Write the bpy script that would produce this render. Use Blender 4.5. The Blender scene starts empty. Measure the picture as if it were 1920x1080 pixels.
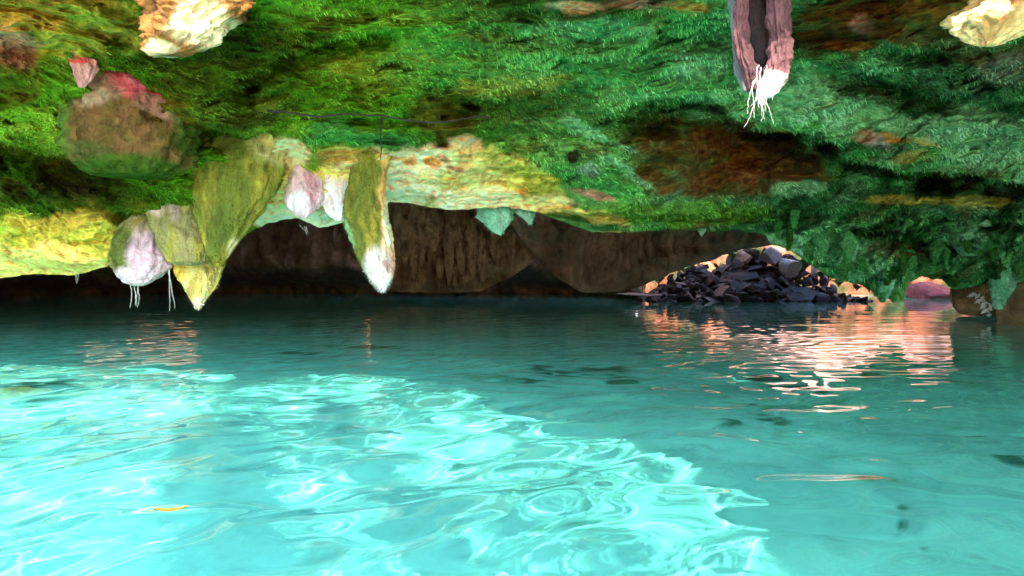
import bpy, math, random
import numpy as np
from mathutils import Vector, Matrix
random.seed(7)
R = math.radians
sc = bpy.context.scene
COL = sc.collection

# ------------------------------------------------------------------ camera, world, sun, exposure
F = 1280.0            # focal length in photo pixels (24 mm on 36 mm, 1920 wide)
HZ = 512.0            # horizon row in the photo
CAMH = 1.0
cam = bpy.data.cameras.new('camera'); cam.lens = 24; cam.sensor_width = 36
cam.shift_y = -(540 - HZ) / 1920.0
cam.clip_end = 400; cam.clip_start = 0.05
co = bpy.data.objects.new('camera', cam); COL.objects.link(co)
co.location = (0, 0, CAMH); co.rotation_euler = (R(90), 0, 0)
sc.camera = co

SUN_EL = R(50)
SUN_TX, SUN_TY = -0.2, 0.98           # horizontal travel of the light
ln = math.hypot(SUN_TX, SUN_TY); SUN_TX /= ln; SUN_TY /= ln
sdir = Vector((-SUN_TX * math.cos(SUN_EL), -SUN_TY * math.cos(SUN_EL), math.sin(SUN_EL)))   # towards the sun
sun = bpy.data.lights.new('sun', 'SUN'); sun.energy = 2.2; sun.angle = R(0.5); sun.color = (1.0, 0.88, 0.72)
so = bpy.data.objects.new('sun', sun); COL.objects.link(so)
so.rotation_euler = sdir.to_track_quat('Z', 'Y').to_euler()
sun.cycles.is_caustics_light = True

w = bpy.data.worlds.new('World'); sc.world = w; w.use_nodes = True
nt = w.node_tree
sky = nt.nodes.new('ShaderNodeTexSky'); sky.sky_type = 'NISHITA'; sky.sun_disc = False
sky.sun_elevation = SUN_EL; sky.sun_rotation = math.atan2(sdir.x, sdir.y)
nt.links.new(sky.outputs[0], nt.nodes['Background'].inputs[0])
nt.nodes['Background'].inputs[1].default_value = 0.15

sc.view_settings.view_transform = 'Standard'; sc.view_settings.look = 'None'
sc.view_settings.exposure = 3.1; sc.view_settings.gamma = 1
sc.cycles.use_denoising = True
sc.cycles.max_bounces = 10; sc.cycles.diffuse_bounces = 5
sc.cycles.transmission_bounces = 8; sc.cycles.transparent_max_bounces = 8
sc.cycles.sample_clamp_indirect = 6
sc.cycles.blur_glossy = 1.0; sc.cycles.caustics_reflective = True; sc.cycles.caustics_refractive = True

# ------------------------------------------------------------------ noise and helpers
_rng = np.random.RandomState(3)
_P = _rng.permutation(256); _P = np.concatenate([_P, _P, _P])
_G = _rng.normal(size=(256, 3)); _G /= np.linalg.norm(_G, axis=1)[:, None]
def pn(x, y, z):
    x, y, z = np.broadcast_arrays(np.asarray(x, float), np.asarray(y, float), np.asarray(z, float))
    xi = np.floor(x).astype(np.int64); yi = np.floor(y).astype(np.int64); zi = np.floor(z).astype(np.int64)
    xf = x - xi; yf = y - yi; zf = z - zi
    xi &= 255; yi &= 255; zi &= 255
    u = xf**3*(xf*(xf*6-15)+10); v = yf**3*(yf*(yf*6-15)+10); q = zf**3*(zf*(zf*6-15)+10)
    def g(a, b, c):
        h = _P[_P[_P[xi+a]+yi+b]+zi+c]; gg = _G[h]
        return gg[..., 0]*(xf-a)+gg[..., 1]*(yf-b)+gg[..., 2]*(zf-c)
    def L(a, b, t): return a+(b-a)*t
    x00 = L(g(0,0,0), g(1,0,0), u); x10 = L(g(0,1,0), g(1,1,0), u)
    x01 = L(g(0,0,1), g(1,0,1), u); x11 = L(g(0,1,1), g(1,1,1), u)
    return L(L(x00, x10, v), L(x01, x11, v), q)*1.5
def fbm(x, y, z, o=4, lac=2.1, g=0.5):
    s = 0; a = 1; n = 0
    for i in range(o):
        s = s + a*pn(x+i*17.3, y+i*5.1, z-i*9.7); n += a; a *= g; x = x*lac; y = y*lac; z = z*lac
    return s/n
def ridge(x, y, z, o=4, lac=2.1, g=0.5):
    s = 0; a = 1; n = 0
    for i in range(o):
        s = s + a*(1-np.abs(pn(x+i*7.3, y-i*5.1, z+i*3.7))*2); n += a; a *= g; x = x*lac; y = y*lac; z = z*lac
    return s/n
def sst(a, b, x):
    t = np.clip((x-a)/(b-a), 0, 1); return t*t*(3-2*t)
def W(px, py, Y):           # point seen at photo pixel (px, py) at depth Y
    return ((px-960)/F*Y, Y, CAMH-(py-HZ)/F*Y)
def Wv(px, py, Y): return Vector(W(px, py, Y))

def tag(o, label=None, cat=None, group=None, kind=None):
    if label: o['label'] = label
    if cat: o['category'] = cat
    if group: o['group'] = group
    if kind: o['kind'] = kind
    return o
def mesh_obj(name, V, Fc, mat, parent=None, col=None, smooth=True):
    me = bpy.data.meshes.new(name)
    V = np.asarray(V, dtype=np.float32)
    if isinstance(Fc, np.ndarray):
        n = Fc.shape[0]; k = Fc.shape[1]
        me.vertices.add(len(V)); me.vertices.foreach_set('co', V.ravel())
        me.loops.add(n*k); me.loops.foreach_set('vertex_index', Fc.astype(np.int32).ravel())
        me.polygons.add(n); me.polygons.foreach_set('loop_start', np.arange(0, n*k, k, dtype=np.int32))
        me.polygons.foreach_set('loop_total', np.full(n, k, dtype=np.int32))
        me.update(calc_edges=True)
    else:
        me.from_pydata([tuple(map(float, v)) for v in V], [], Fc)
    if col is not None:
        at = me.color_attributes.new('Col', 'FLOAT_COLOR', 'POINT')
        c = np.ones((len(V), 4), dtype=np.float32); c[:, :3] = col
        at.data.foreach_set('color', c.ravel())
    me.polygons.foreach_set('use_smooth', np.full(len(me.polygons), smooth))
    me.validate()
    me.materials.append(mat)
    o = bpy.data.objects.new(name, me); COL.objects.link(o)
    if parent: o.parent = parent
    o.cycles.is_caustics_receiver = True
    return o
def grid_faces(nr, nc, mask=None, wrap=False):
    r = np.arange(nr-1)[:, None]; c = np.arange(nc if wrap else nc-1)[None, :]
    a = r*nc+c; b = r*nc+(c+1) % nc; d = (r+1)*nc+c; e = (r+1)*nc+(c+1) % nc
    f = np.stack([a, b, e, d], -1)
    if mask is not None: f = f[mask]
    return f.reshape(-1, 4)
def interp(pts, x):
    p = np.array(pts, float); return np.interp(x, p[:, 0], p[:, 1])

# ------------------------------------------------------------------ materials
def new_mat(name):
    m = bpy.data.materials.new(name); m.use_nodes = True
    n = m.node_tree; b = n.nodes['Principled BSDF']; return m, n, b
def rock_mat(name, scale=14, bump=0.6, dist=0.03, rough=0.85, tint=None, spec=0.3, var=0.45):
    m, n, b = new_mat(name)
    N = n.nodes.new; Lk = n.links.new
    tc = N('ShaderNodeTexCoord')
    n1 = N('ShaderNodeTexNoise'); n1.inputs['Scale'].default_value = scale; n1.inputs['Detail'].default_value = 8; n1.inputs['Roughness'].default_value = 0.65
    n1.inputs['Distortion'].default_value = 0.6
    Lk(tc.outputs['Object'], n1.inputs['Vector'])
    mr = N('ShaderNodeMapRange'); mr.inputs[1].default_value = 0.3; mr.inputs[2].default_value = 0.7
    mr.inputs[3].default_value = 1-var; mr.inputs[4].default_value = 1+var
    Lk(n1.outputs[0], mr.inputs[0])
    mx = N('ShaderNodeVectorMath'); mx.operation = 'SCALE'
    if tint is None:
        a = N('ShaderNodeVertexColor'); a.layer_name = 'Col'; Lk(a.outputs[0], mx.inputs[0])
    else: mx.inputs[0].default_value = tint
    mn = N('ShaderNodeVectorMath'); mn.operation = 'MINIMUM'; mn.inputs[1].default_value = (.93, .93, .93)
    Lk(mr.outputs[0], mx.inputs['Scale']); Lk(mx.outputs[0], mn.inputs[0]); Lk(mn.outputs[0], b.inputs['Base Color'])
    b.inputs['Roughness'].default_value = rough; b.inputs['Specular IOR Level'].default_value = spec
    bp = N('ShaderNodeBump'); bp.inputs['Strength'].default_value = bump; bp.inputs['Distance'].default_value = dist
    Lk(n1.outputs[0], bp.inputs['Height']); Lk(bp.outputs[0], b.inputs['Normal'])
    return m
M_CEIL = rock_mat('mossy_rock', 9, 1.0, 0.06, 0.95, spec=0.0, var=.55)
M_ROCK = rock_mat('cave_rock', 7, 0.8, 0.04, 0.85)
M_STAL = rock_mat('stalactite_rock', 11, 0.8, 0.05, 0.7, var=0.5)
def streaks(m, zs, extra):
    n = m.node_tree; N = n.nodes.new; n1 = [q for q in n.nodes if q.type == 'TEX_NOISE'][0]; tc = [q for q in n.nodes if q.type == 'TEX_COORD'][0]
    mp = N('ShaderNodeMapping'); mp.inputs['Scale'].default_value = (1, 1, zs)
    n.links.new(tc.outputs['Object'], mp.inputs[0]); n.links.new(mp.outputs[0], n1.inputs['Vector'])
    n2 = N('ShaderNodeTexNoise'); n2.inputs['Scale'].default_value = 42; n2.inputs['Detail'].default_value = 5; n.links.new(tc.outputs['Object'], n2.inputs['Vector'])
    b = n.nodes['Principled BSDF']; bp = [q for q in n.nodes if q.type == 'BUMP'][0]
    b2 = N('ShaderNodeBump'); b2.inputs['Strength'].default_value = extra; b2.inputs['Distance'].default_value = .012
    n.links.new(n2.outputs[0], b2.inputs['Height']); n.links.new(bp.outputs[0], b2.inputs['Normal']); n.links.new(b2.outputs[0], b.inputs['Normal'])
streaks(M_STAL, .28, .7)
M_FAR = rock_mat('far_rock', 2.2, 1.0, 0.12, 0.9)
M_BED = rock_mat('sand', 3, 0.3, 0.03, 0.9, var=0.10)
M_BOULDER = rock_mat('dark_boulder', 5, 0.8, 0.05, 0.6, tint=(0.026, 0.025, 0.029), spec=0.5)
M_ROOT = rock_mat('root', 60, 0.4, 0.005, 0.8, tint=(0.62, 0.55, 0.48))
M_TWIG = rock_mat('twig', 60, 0.4, 0.005, 0.8, tint=(0.025, 0.02, 0.012))

M_MOSS, _n, _b = new_mat('moss_fibre'); _a = _n.nodes.new('ShaderNodeVertexColor'); _a.layer_name = 'Col'
_n.links.new(_a.outputs[0], _b.inputs['Base Color']); _b.inputs['Roughness'].default_value = .8; _b.inputs['Specular IOR Level'].default_value = .1
def water_mat():
    m, n, b = new_mat('water'); n.nodes.remove(b)
    N = n.nodes.new; out = n.nodes['Material Output']
    rf = N('ShaderNodeBsdfRefraction'); rf.inputs['IOR'].default_value = 1.33; rf.inputs['Roughness'].default_value = 0
    rf.inputs['Color'].default_value = (0.42, 0.94, 0.94, 1)
    gl = N('ShaderNodeBsdfGlossy'); gl.inputs['Roughness'].default_value = 0.0; gl.inputs['Color'].default_value = (1, 1, 1, 1)
    fr = N('ShaderNodeFresnel'); fr.inputs['IOR'].default_value = 1.27
    mx = N('ShaderNodeMixShader')
    n.links.new(fr.outputs[0], mx.inputs[0]); n.links.new(rf.outputs[0], mx.inputs[1]); n.links.new(gl.outputs[0], mx.inputs[2])
    n.links.new(mx.outputs[0], out.inputs['Surface'])
    return m
M_WATER = water_mat()

# ------------------------------------------------------------------ water surface
def axis(a, b, st, lo, hi, g=1.09):
    v = list(np.arange(a, b, st)); s = st; x = v[-1]
    while x < hi: s *= g; x += s; v.append(x)
    s = st; x = a; pre = []
    while x > lo: s *= g; x -= s; pre.append(x)
    return np.array(pre[::-1]+v)
xs = axis(-7, 4.5, 0.035, -70, 70); ys = np.concatenate([axis(1.0, 9.0, 0.03, -40, 8.9)[:-1], axis(9.0, 9.1, 0.03, 8.99, 60, 1.012)[1:]]); ys = np.unique(ys)
X, Yg = np.meshgrid(xs, ys)
def waves(X, Y):
    out = []; rs = np.random.RandomState(11)
    wx = X+0.6*fbm(X*0.45, Y*0.45, 0*X+3.3, 2); wy = Y+0.6*fbm(X*0.45+9, Y*0.45, 0*X+8.3, 2)
    for lam, a, n, sp in ((1.9, .0075, 5, .45), (0.95, .0090, 7, .38), (0.50, .0056, 9, .45), (0.27, .0016, 9, .6), (0.16, .00042, 7, .6)):
        z = np.zeros_like(X)
        for i in range(n):
            th = rs.normal(math.pi/2+0.30, sp); k = 2*math.pi/(lam*rs.uniform(.72, 1.35)); ph = rs.uniform(0, 7)
            z += a*np.sin(k*(wx*math.cos(th)+wy*math.sin(th))+ph)*rs.uniform(.5, 1)
        out.append(z*(.75+.5*fbm(X*.7+lam*9, Y*.7, 0*X+lam, 2)))
    return out
WB = waves(X, Yg)
amp = sst(9.0, 5.0, Yg)*sst(3.6, -0.2, X*0.9+(Yg-3)*0.25)   # breeze-ruffled under the opening, calm further in
WZ = (WB[0]+WB[1]+WB[2])*(.15+.85*amp)+(WB[3]+WB[4])*(.75+.25*amp)
WZ *= sst(34, 12, Yg)*0.93+0.07
wat = mesh_obj('water', np.stack([X, Yg, WZ], -1).reshape(-1, 3), grid_faces(len(ys), len(xs)), M_WATER)
tag(wat, 'clear turquoise pool water with rippled surface', None, None, 'structure')
wat.cycles.is_caustics_caster = True; wat.cycles.is_caustics_receiver = False

# ------------------------------------------------------------------ pool bed
bx = axis(-9, 9, 0.06, -75, 75, 1.12); by = axis(0.5, 16, 0.06, -45, 65, 1.12)
X, Yg = np.meshgrid(bx, by)
Z = -1.6+0.22*fbm(X*0.35, Yg*0.35, 0*X+2, 3)+0.05*fbm(X*1.4, Yg*1.4, 0*X+7, 3)
ripp = ridge(X*0.8+0.3*Yg, Yg*0.5, 0*X+1.7, 3); Z += 0.05*ripp
c = np.zeros(X.shape+(3,)); c[:] = (0.62, 0.64, 0.56)
al = sst(0.28, 0.48, fbm(X*0.55+4, Yg*0.8, 0*X+5, 4))*0.75
al = np.maximum(al, sst(0.15, 0.35, fbm(X*0.9+14, Yg*1.3, 0*X+15, 4))*sst(8, 11, Yg)*0.4)
c = c*(1-al[..., None])+np.array((0.16, 0.24, 0.13))*al[..., None]
def bedpt(px, py):
    Y = F/(py-HZ)*CAMH; x = (px-960)/F*Y; th = math.atan2(CAMH, math.hypot(x, Y)); cw = math.cos(th)/1.33
    off = 1.55*cw/math.sqrt(1-cw*cw); L = math.hypot(x, Y); return x*(1+off/L), Y*(1+off/L)
for px_, py_, rx_, ry_ in [(1010,690,26,7),(1060,700,36,6),(1130,690,60,6),(1165,706,40,6),(1000,712,30,5),(1375,792,20,7),(1425,765,18,6),(1440,785,30,6),(1830,815,28,6),(1895,862,34,12),(1760,668,24,4),(1430,706,46,5),(1500,725,60,6),(1620,700,30,4),(560,660,40,4),(330,624,30,3),(1810,1040,12,6),(1670,940,24,10),(60,720,60,8),(700,650,50,4)]:
    ax, ay = bedpt(px_, py_); bx2, _ = bedpt(px_+rx_, py_); _, by2 = bedpt(px_, py_-ry_)
    d = np.hypot((X-ax)/abs(bx2-ax), (Yg-ay)/max(.12, abs(by2-ay)))*(1+0.9*fbm(X*2.2, Yg*2.2, 0*X+4, 3))
    k_ = sst(1.2, .5, d)*.85; c = c*(1-k_[..., None])+np.array((.05, .09, .05))*k_[..., None]
c *= (1-0.25*sst(0.1, 0.5, fbm(X*3, Yg*3, 0*X+9, 3)))[..., None]
bed = mesh_obj('pool_bed', np.stack([X, Yg, Z], -1).reshape(-1, 3), grid_faces(len(by), len(bx)), M_BED, col=c.reshape(-1, 3))
tag(bed, 'pale sandy pool bed with darker algae patches', None, None, 'structure')

# ------------------------------------------------------------------ cave ceiling (visible sheet, from its lip up and over towards the camera)
LIP = [(-400,525),(0,522),(60,514),(140,516),(200,500),(230,478),(330,470),(400,455),(455,442),(500,420),(530,412),(560,409),(600,428),(640,418),(690,402),(730,379),(765,380),(800,388),(850,394),(905,390),(950,388),(1000,396),(1050,414),(1110,435),(1160,436),(1220,433),(1280,431),(1340,436),(1380,431),(1436,441),(1445,458),(1480,468),(1515,492),(1560,520),(1600,532),(1640,545),(1668,562),(1690,556),(1700,528),(1730,520),(1765,524),(1790,543),(1850,530),(1868,548),(1900,533),(1920,524),(2000,540),(2400,560)]
YLIP = [(-400,10.5),(0,9.6),(300,9.0),(700,9.2),(1000,9.6),(1300,10.3),(1450,11),(1700,13),(2400,15)]
YTOP = [(-400,5.2),(0,5.1),(600,5.0),(1000,5.0),(1500,5.2),(1920,5.6),(2400,6)]
PYT = -90.0
LEDGES = [  # line of points, recess depth, reach below the line
    ([(1150,200),(1250,185),(1330,180),(1400,240),(1470,252),(1540,246),(1565,290),(1615,303),(1700,328)], 0.75, 60),
    ([(1680,330),(1760,322),(1830,330),(1920,348),(2100,350)], 0.8, 36),
    ([(1430,392),(1600,396),(1800,402),(2100,400)], 0.45, 26),
    ([(1000,396),(1200,402),(1440,400)], 0.2, 14),
    ([(340,232),(400,238),(460,256),(545,222)], 0.45, 34),
    ([(-100,250),(0,262),(60,282),(130,300),(260,320)], 0.5, 50),
    ([(480,118),(560,95),(660,60),(760,52)], 0.3, 34),
    ([(1500,112),(1580,120),(1660,150),(1720,172),(1920,185)], 0.45, 38),
    ([(550,212),(640,216),(700,222),(800,228),(915,220)], 0.12, 12),
    ([(1590,430),(1680,440),(1760,452),(1840,446)], 0.5, 26),
    ([(1500,70),(1600,60),(1700,96),(1800,90)], 0.35, 24),
    ([(400,170),(500,178),(560,150)], 0.2, 20),
    ([(180,380),(240,402),(290,395)], 0.25, 22),
]
G1=(.15,.37,.015); G2=(.075,.37,.10); DG=(.016,.045,.005); BR=(.15,.045,.009); OR=(.80,.30,.05); PK=(.80,.30,.22); YG=(.85,.64,.08)
YW=(1.4,.86,.22); WH=(1.9,1.05,.60); RD=(.5,.06,.05); TQ=(.30,.72,.36); GY=(.45,.44,.40); BK=(.018,.012,.006)  # WH and YW on the lip paint its water-lit glow
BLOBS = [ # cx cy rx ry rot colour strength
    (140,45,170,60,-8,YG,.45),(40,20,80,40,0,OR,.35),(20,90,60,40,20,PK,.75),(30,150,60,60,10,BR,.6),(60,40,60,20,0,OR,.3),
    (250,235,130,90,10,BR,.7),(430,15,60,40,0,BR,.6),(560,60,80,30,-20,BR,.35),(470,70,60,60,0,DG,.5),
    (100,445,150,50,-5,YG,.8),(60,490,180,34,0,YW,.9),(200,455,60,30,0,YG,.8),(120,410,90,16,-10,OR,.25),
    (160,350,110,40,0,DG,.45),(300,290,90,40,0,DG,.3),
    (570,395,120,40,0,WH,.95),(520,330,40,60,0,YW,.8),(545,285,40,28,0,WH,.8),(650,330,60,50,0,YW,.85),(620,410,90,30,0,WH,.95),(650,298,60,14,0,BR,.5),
    (800,340,130,56,3,WH,1.0),(740,340,40,50,0,WH,1.0),(760,305,50,22,0,WH,1.0),(900,350,110,36,10,YW,.8),(930,372,150,18,4,WH,.8),(870,270,34,18,0,WH,.65),(900,300,80,22,8,YW,.5),  # cream and yellow put sunlight reflected off the water into the lip colour
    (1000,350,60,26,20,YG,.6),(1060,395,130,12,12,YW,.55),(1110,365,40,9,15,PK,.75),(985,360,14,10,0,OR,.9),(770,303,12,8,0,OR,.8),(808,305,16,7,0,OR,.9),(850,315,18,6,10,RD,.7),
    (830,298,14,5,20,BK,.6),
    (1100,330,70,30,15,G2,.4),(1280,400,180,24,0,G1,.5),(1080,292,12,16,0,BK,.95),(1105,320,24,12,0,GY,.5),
    (1300,300,140,70,15,BR,.85),(1440,290,110,50,20,BR,.9),(1480,275,60,24,10,BK,.8),(1250,250,30,14,0,BK,.6),(1400,330,30,16,0,(.3,.08,.03),.7),(1560,40,60,40,0,BK,.5),(1520,80,60,14,0,BK,.8),(1330,205,40,8,0,BK,.8),(1780,345,70,16,0,BK,.9),(1890,360,50,20,0,BK,.9),(70,360,90,26,-10,BK,.55),(170,330,60,40,0,BK,.5),(470,225,70,16,-5,BK,.6),(420,90,50,26,-20,BK,.4),(620,50,60,16,-20,BK,.5),(1640,435,70,10,0,BK,.8),(1560,450,30,10,0,BK,.6),(1740,470,50,14,0,BK,.6),(1880,430,50,12,0,BK,.7),(1360,270,60,60,0,BR,.5),(1240,210,50,30,0,DG,.5),  # BK blobs paint the shade of ledges and hollows into the colour
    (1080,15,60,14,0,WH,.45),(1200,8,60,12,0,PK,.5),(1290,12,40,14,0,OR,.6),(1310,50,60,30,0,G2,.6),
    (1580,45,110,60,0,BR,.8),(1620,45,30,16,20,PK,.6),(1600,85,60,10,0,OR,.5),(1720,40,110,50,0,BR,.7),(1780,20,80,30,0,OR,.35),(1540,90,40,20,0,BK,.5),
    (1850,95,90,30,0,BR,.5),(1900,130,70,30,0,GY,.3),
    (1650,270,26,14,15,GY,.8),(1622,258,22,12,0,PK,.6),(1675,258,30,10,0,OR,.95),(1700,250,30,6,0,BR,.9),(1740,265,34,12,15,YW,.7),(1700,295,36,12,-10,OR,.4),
    (1850,270,140,60,15,TQ,.8),(1550,200,150,50,10,TQ,.75),(1700,235,120,18,5,TQ,.7),(1440,258,60,9,8,BK,.95),(1550,278,22,14,45,BK,.95),(1640,320,70,9,15,BK,.85),(1100,60,120,26,0,TQ,.4),(1290,120,70,26,10,TQ,.5),(960,160,120,20,-5,YG,.3),(700,120,120,30,-8,YG,.35),(820,180,60,8,5,DG,.6),(1120,250,80,10,25,TQ,.6),(1180,320,60,10,30,TQ,.5),(600,180,80,14,-10,DG,.6),(480,160,60,20,-10,BK,.5),(330,250,60,14,0,BK,.5),(1680,180,120,26,5,DG,.7),  # thin BK blobs paint shadow along the ledge lines
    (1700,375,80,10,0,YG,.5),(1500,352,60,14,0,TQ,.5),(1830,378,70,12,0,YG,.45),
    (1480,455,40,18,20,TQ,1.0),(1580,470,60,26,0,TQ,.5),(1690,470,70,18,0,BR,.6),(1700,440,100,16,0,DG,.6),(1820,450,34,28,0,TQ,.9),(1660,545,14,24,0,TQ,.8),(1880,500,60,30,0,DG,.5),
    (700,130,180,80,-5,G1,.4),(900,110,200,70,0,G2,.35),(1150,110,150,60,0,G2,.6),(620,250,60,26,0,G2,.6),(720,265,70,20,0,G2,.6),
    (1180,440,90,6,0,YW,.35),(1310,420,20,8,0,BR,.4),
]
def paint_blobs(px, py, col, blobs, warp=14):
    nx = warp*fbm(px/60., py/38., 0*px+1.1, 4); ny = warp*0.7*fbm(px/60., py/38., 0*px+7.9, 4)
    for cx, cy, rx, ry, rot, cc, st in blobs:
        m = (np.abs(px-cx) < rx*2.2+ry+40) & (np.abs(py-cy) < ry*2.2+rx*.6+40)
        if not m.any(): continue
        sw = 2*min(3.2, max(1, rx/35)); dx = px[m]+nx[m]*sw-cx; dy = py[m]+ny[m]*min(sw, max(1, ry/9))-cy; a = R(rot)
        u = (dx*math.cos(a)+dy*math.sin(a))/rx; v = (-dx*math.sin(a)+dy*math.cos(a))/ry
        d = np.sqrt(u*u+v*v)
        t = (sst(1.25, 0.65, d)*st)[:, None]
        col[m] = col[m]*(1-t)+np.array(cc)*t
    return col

NU, NV = 1240, 470
pu = np.concatenate([np.linspace(-2600, -90, 60), np.linspace(-60, 1980, NU-140), np.linspace(2010, 4200, 80)]); tv = np.linspace(0, 1, NV)
PU, TV = np.meshgrid(pu, tv)
lip = interp(LIP, PU)
lip = lip+3.0*fbm(PU/17., 0*PU, 0*PU+4, 3)+sst(1430, 1500, PU)*(6*ridge(PU/38., 0*PU, 0*PU+2, 3)-3)
yl = interp(YLIP, PU); yt = interp(YTOP, PU)
PYv = lip+(PYT-lip)*TV
q = TV**1.15
Yd = yl+(yt-yl)*q
Yd = Yd+0.9*(1-sst(0.0, 0.06, TV))*0.25      # rounded lip turns away
# ledges push the rock back below a line
wob = 9*fbm(PU/45., PYv/30., 0*PU, 4)
rec = np.zeros_like(PU)
for pts, A, wd in LEDGES:
    p = np.array(pts, float); ly = np.interp(PU, p[:, 0], p[:, 1])
    inx = sst(p[0, 0]-5, p[0, 0]+50, PU)*sst(p[-1, 0]+5, p[-1, 0]-50, PU)
    d = PYv-ly+wob
    rec += 1.7*A*inx*sst(-2, 9, d)*(1-sst(wd*0.6, wd*1.5, d))
x0 = (PU-960)/F*Yd; z0 = CAMH-(PYv-HZ)/F*Yd
edge = sst(0.0, 0.05, TV)
# large and small relief, measured in metres in the cave
big = 0.80*fbm(x0*0.55, Yd*0.8, z0*0.9, 3)
wx = x0+0.35*fbm(x0*1.1, Yd*1.1, z0*1.1, 3); wy = Yd+0.35*fbm(x0*1.1+5, Yd*1.1, z0*1.1, 3)
mid = 0.42*(ridge(wx*1.0, wy*1.7, z0*2.2, 4)-0.55)
rightclump = sst(1380, 1560, PU)*sst(380, 430, PYv)
fine = 0.11*(ridge(wx*5, wy*7, z0*9, 4)-0.5)
clump = 0.75*(ridge(wx*1.6, wy*1.2, z0*2.2, 4)-0.5)*rightclump
disp = (big+mid+fine+clump-0.28*sst(.22, .5, fbm(wx*1.7+51, wy*3.2, z0*3, 4)))*(0.15+0.85*edge)
smoothlip = sst(150, 60, lip-PYv)*sst(1440, 1300, PU)
disp *= (1-0.45*smoothlip)
Yd2 = Yd+rec*edge-disp
vx, vy, vz = (PU-960)/F*Yd2, Yd2, CAMH-(PYv-HZ)/F*Yd2
# colour
t1 = sst(-0.25, 0.35, fbm(wx*0.9, wy*1.3, z0*1.3, 5))
t2 = sst(-0.1, 0.45, fbm(wx*2.6+9, wy*4.2, z0*4, 4))
c = np.zeros(PU.shape+(3,))
rt = sst(600, 1500, PU)[..., None]
gb = np.array(G1)*(1-rt)+np.array(G2)*rt
yb = np.array((.36, .50, .05))*(1-rt)+np.array(TQ)*rt
c[:] = gb*0.75+np.array(DG)*0.25
c = c+(yb-c)*(t1*0.45)[..., None]
c = c+(np.array(DG)-c)*((1-t1)*0.5*t2)[..., None]
brn = sst(0.08, 0.42, fbm(wx*0.7+20, wy*1.1, z0*1.2, 4))
c = c+(np.array(BR)-c)*(brn*0.7)[..., None]
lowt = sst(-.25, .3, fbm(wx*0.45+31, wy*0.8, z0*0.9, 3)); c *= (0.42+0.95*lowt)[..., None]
pits = sst(.22, .5, fbm(wx*1.7+51, wy*3.2, z0*3, 4)); c = c+(np.array(BK)-c)*(pits*.75)[..., None]  # pits tinted near black, their shade put into the colour
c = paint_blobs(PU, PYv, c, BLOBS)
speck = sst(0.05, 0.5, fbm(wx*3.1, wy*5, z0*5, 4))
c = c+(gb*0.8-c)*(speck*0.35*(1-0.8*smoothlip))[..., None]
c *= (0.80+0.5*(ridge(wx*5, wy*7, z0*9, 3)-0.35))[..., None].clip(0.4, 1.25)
rowsV = [np.stack([vx, vy, vz], -1)[::-1]]; rowsC = [c[::-1]]      # top row first, lip last
# beyond the lip: underside of the lip rolls back and up into the inner cave roof
yend = interp([(-400,33),(1180,32),(1290,25),(2400,24)], pu)
for s in np.concatenate([np.linspace(0.03, 1, 26)**1.6]):
    yb_ = vy[0]+(yend-vy[0])*s
    zb = vz[0]+0.10*np.minimum(1, s*12)+(5.6-vz[0])*s**0.8*0.95 + 0.02
    xb = (pu-960)/F*yb_
    nz = 0.5*fbm(xb*0.4, yb_*0.4, 0*xb+3, 4)*min(1, s*6)
    rowsV.append(np.stack([xb, yb_, zb+nz], -1)[None]); cc = c[0]*(1-min(1, s*8))+np.array((.16,.11,.07))*min(1, s*8)
    rowsC.append(cc[None])
V = np.concatenate(rowsV, 0); Cc = np.concatenate(rowsC, 0)
fm = np.ones((V.shape[0]-1, V.shape[1]-1), bool)
fx, fy = V[:-1, :-1, 0], V[:-1, :-1, 1]
fm[NV:] &= ~((fy[NV:] > 28.0) & (fx[NV:] > -22) & (fx[NV:] < 2) & ~((fx[NV:] > -13.5) & (fx[NV:] < -6)))  # unseen slot cut in the inner roof to light the back wall
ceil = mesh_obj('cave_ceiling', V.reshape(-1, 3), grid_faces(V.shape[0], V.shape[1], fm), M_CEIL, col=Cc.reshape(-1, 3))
tag(ceil, 'sloping cave ceiling covered in green moss with its lip painted pale for reflected sunlight', None, None, 'structure')
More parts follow.
